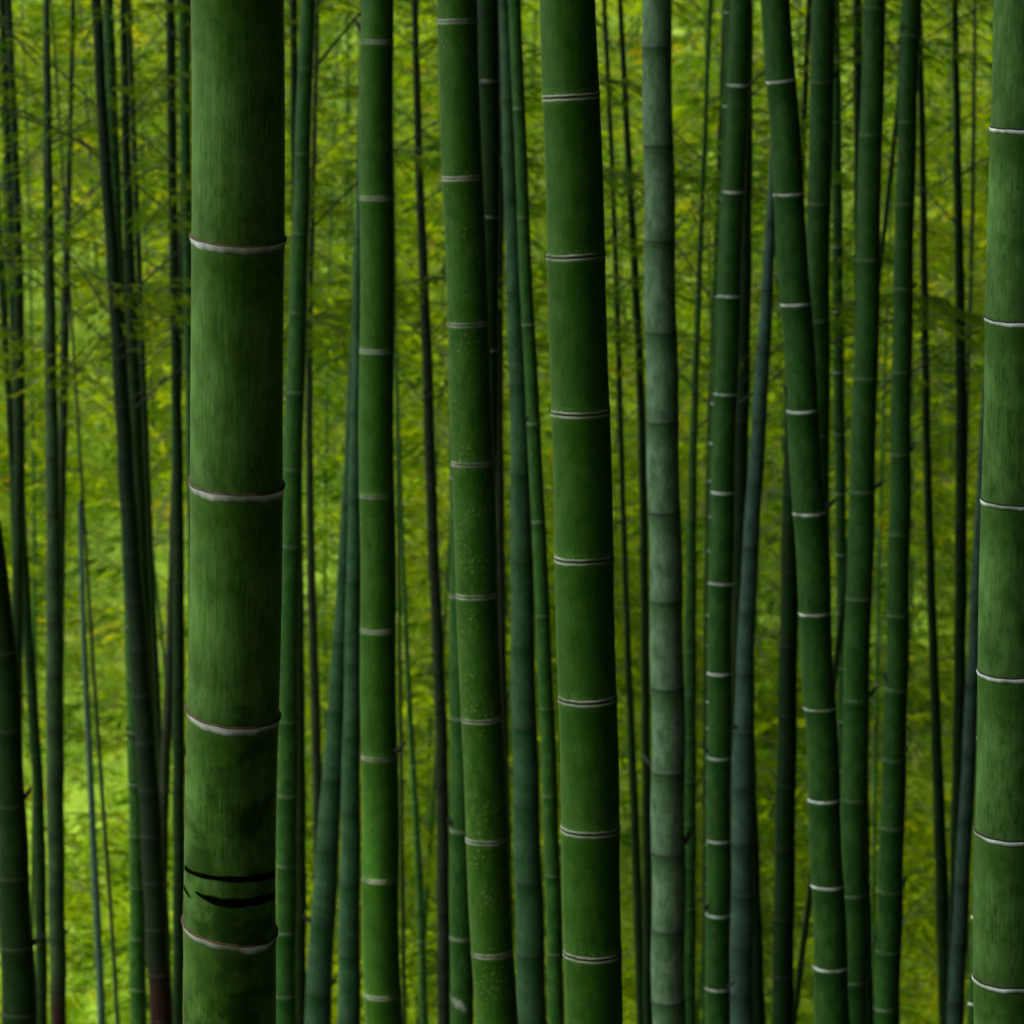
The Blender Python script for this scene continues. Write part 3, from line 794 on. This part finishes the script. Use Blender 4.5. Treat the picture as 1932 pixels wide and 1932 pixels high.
stroke([(351, 1636, 7), (365, 1645, 6), (395, 1654, 7), (433, 1659, 8), (470, 1660, 9), (500, 1656, 9), (520, 1649, 10)])
stroke([(375, 1683, 2), (390, 1691, 7), (415, 1701, 12), (440, 1705, 15), (470, 1704, 13), (498, 1698, 10), (519, 1691, 11)])
stroke([(849.2, 1876, 5), (850.5, 1880, 12), (853, 1884, 9), (855, 1886, 4), (858, 1891, 17), (861, 1895, 24), (864, 1897, 16), (867, 1893, 7), (870, 1896, 19), (874, 1901, 22), (878, 1905, 12), (882, 1907, 4)], 'mould_patch', 1.1, M_c, M_root, 'pale_ring')
stroke([(350.5, 1674, 7), (356, 1683, 5), (364, 1693, 2)])

# ------------------------------------------------------------------ leafy bamboos far back on the bank
def far_proto(seed):
    r = np.random.default_rng(seed)
    H = r.uniform(11, 14)
    t = np.linspace(0, 1, 26)
    bend = r.uniform(-0.8, 0.8, 2)
    ax = np.stack([bend[0] * t ** 2, bend[1] * t ** 2, H * t], 1)
    rad = 0.026 * (1 - 0.75 * t)
    culm = tube_np(ax, rad, 8)
    woods, Ls, tones = [], [], []
    z = r.uniform(1.0, 1.8)
    while z < H * 0.98:
        for q in range(3):
            L = r.uniform(0.8, 1.9) * (1.0 if z < H * 0.7 else 0.7)
            wd, lv = branch_np(r, L, 0.115, 0.0125, 15, 0.09)
            tones.append(np.full(len(lv[0]), r.uniform(0, 1)))
            a = r.uniform(0, 2 * np.pi)
            R = np.array([[math.cos(a), -math.sin(a), 0], [math.sin(a), math.cos(a), 0], [0, 0, 1]])
            p = np.array([np.interp(z / H, t, ax[:, i]) for i in range(3)])
            woods.append((wd[0] @ R.T + p, wd[1]))
            Ls.append((lv[0] @ R.T + p, lv[1] @ R.T, lv[2], lv[3], lv[4]))
        z += r.uniform(0.25, 0.4)
    wv, wf = merge(woods)
    P, D, N, ln, w = (np.concatenate([q[i] for q in Ls]) for i in range(5))
    V, F = leaves_np(P, D, N, ln, w)
    clump = np.clip(0.55 + 0.25 * np.sin(P[:, 2] * 1.9 + seed) * np.cos(P[:, 0] * 2.3), 0, 1)
    ag = np.clip(age(r, len(P)) * 0.35 + 0.4 * np.concatenate(tones) + 0.25 * clump, 0, 1)
    return (mesh_np('culm', culm[0], culm[1], [MAT['mid']], True, {'below_node': np.full(len(culm[0]), 2.), 'above_node': np.full(len(culm[0]), 2.)}),
            mesh_np('branches', wv, wf, [MAT['twig']]),
            mesh_np('foliage', V, F, [LEAF_FAR], False, {'leaf_age': np.repeat(ag, 4)}))

PROTO = [far_proto(s) for s in range(11, 17)]
def in_clearing(x, y, m=1.0):
    return ((x + 5.0) / (0.95 * m)) ** 2 + ((y - 37.3) / (2.3 * m)) ** 2 < 1

n_far = 72
spots = []
for i in range(n_far):
    y = (28.5 + 3 * random.random()) if i % 5 == 0 else 33.5 + 15 * ((i * 0.6180339) % 1.0)
    half = 0.19 * y + 1.2
    x = -half + 2 * half * ((i + 0.5 * random.random()) / n_far)
    if y < 40 and -0.158 < x / y < -0.112: continue
    spots.append((x, y))
for i, (x, y) in enumerate(spots):
    z = ground_z(x, y) - 0.05
    o = empty('leafy_bamboo', (x, y, z))
    o.rotation_euler = (random.uniform(-0.05, 0.05), random.uniform(-0.07, 0.07), random.uniform(0, 6.28))
    cm, bm, fm = PROTO[i % len(PROTO)]
    link('culm', cm, o); link('branches', bm, o); link('foliage', fm, o)
    tag(o, 'thin leafy yellow green bamboo blurred far behind the dark culms', 'bamboo', 'leafy bamboos on the far bank')

# ------------------------------------------------------------------ low growth on the bank
def scatter(name, n, lo, hi, wid, blades, ln, wd, mat, up, alo, ahi, seed, mask=None):
    r = np.random.default_rng(seed)
    P, D, A = [], [], []
    while len(P) < n:
        y = lo + (hi - lo) * r.random()
        x = r.uniform(-1, 1) * wid * y
        if mask and not mask(x, y, r): continue
        z = ground_z(x, y)
        tone = 0.5 + 0.5 * math.sin(x * 1.3 + 0.7 * y) * math.cos(y * 1.1 - 0.4 * x)
        tone = 0.55 * tone + 0.45 * r.random()
        th, hh = r.uniform(0, 2 * math.pi), up * r.uniform(0.25, 1.0) ** 1.4
        for q in range(blades):
            f = (q + 0.5) / blades
            a = th + r.normal(0, 0.8)
            rad = 0.06 + (0.32 if up > 0.5 else 0.12) * r.random()
            P.append((x + rad * math.cos(a), y + rad * math.sin(a), z + hh * f))
            D.append((math.cos(a) + r.normal(0, 0.3), math.sin(a) + r.normal(0, 0.3), r.uniform(-0.35, 0.8) if up > 0.5 else r.uniform(0.4, 2.2)))
            A.append(alo + (ahi - alo) * min(1, max(0, 0.8 * tone + 0.2 * r.random())))
    P, D = np.array(P), np.array(D, float)
    N = np.tile(np.array([0, -0.3, 1.0]), (len(P), 1)) + r.normal(0, 0.5, (len(P), 3))
    V, F = leaves_np(P, D, N, ln * r.uniform(0.6, 1.3, len(P)), wd * r.uniform(0.7, 1.3, len(P)))
    o = link(name, mesh_np(name, V, F, [mat], False, {'leaf_age': np.repeat(np.array(A), 4)}))
    tag(o, kind='stuff')
    return o

tag(scatter('undergrowth', 230000, 30, 52, 0.23, 70, 0.125, 0.020, LEAF_FAR, 2.2, 0.0, 0.95, 5,
    lambda x, y, r: math.sin(x * 0.9 + 1.0) * math.cos(y * 0.8) > -0.45 and not in_clearing(x, y)), 'low yellow green leafy growth covering the far bank', 'undergrowth')
tag(scatter('grass', 100000, 29, 44, 0.19, 14, 0.24, 0.016, GRASS, 0.12, 0.0, 1.0, 6,
    lambda x, y, r: (x + 5.25) ** 2 + (y - 39.3) ** 2 > 0.3), 'bright green grass on the far bank in the gaps between culms', 'grass')

# ------------------------------------------------------------------ unseen leaf roof and walls, added to shade the culms and steer light
def shade_leaves(boxes, seed):
    r = np.random.default_rng(seed)
    P = np.concatenate([np.stack([r.uniform(a, b, n) for a, b in ((x0, x1), (y0, y1), (z0, z1))], 1) for (x0, x1, y0, y1, z0, z1, n) in boxes])
    n = len(P)
    D = r.normal(0, 1, (n, 3)) + np.array([0, 0, -0.4])
    N = np.tile(np.array([0, 0, 1.0]), (n, 1)) + r.normal(0, 0.6, (n, 3))
    V, F = leaves_np(P, D, N, r.uniform(0.4, 0.7, n), r.uniform(0.14, 0.26, n))
    return link('added_shade_leaves', mesh_np('added_shade_leaves', V, F, [LEAF_DARK], False, {'leaf_age': np.repeat(r.random(n), 4)}))

cn = shade_leaves([(-5, 12, -4, 11, 6.5, 9.5, 32000), (-9.5, 12, 11, 26, 6.3, 9.5, 44000),
             (6.0, 10, -10, 25, -10, 6, 80000),
             (-4, 10, -12, -5, -3, 7, 32000), (-9.5, -4, -7, -1.5, -4, 7, 24000)], 9)
tag(cn, 'unseen leaf masses added overhead, behind and at right to block light', 'foliage', kind='stuff')
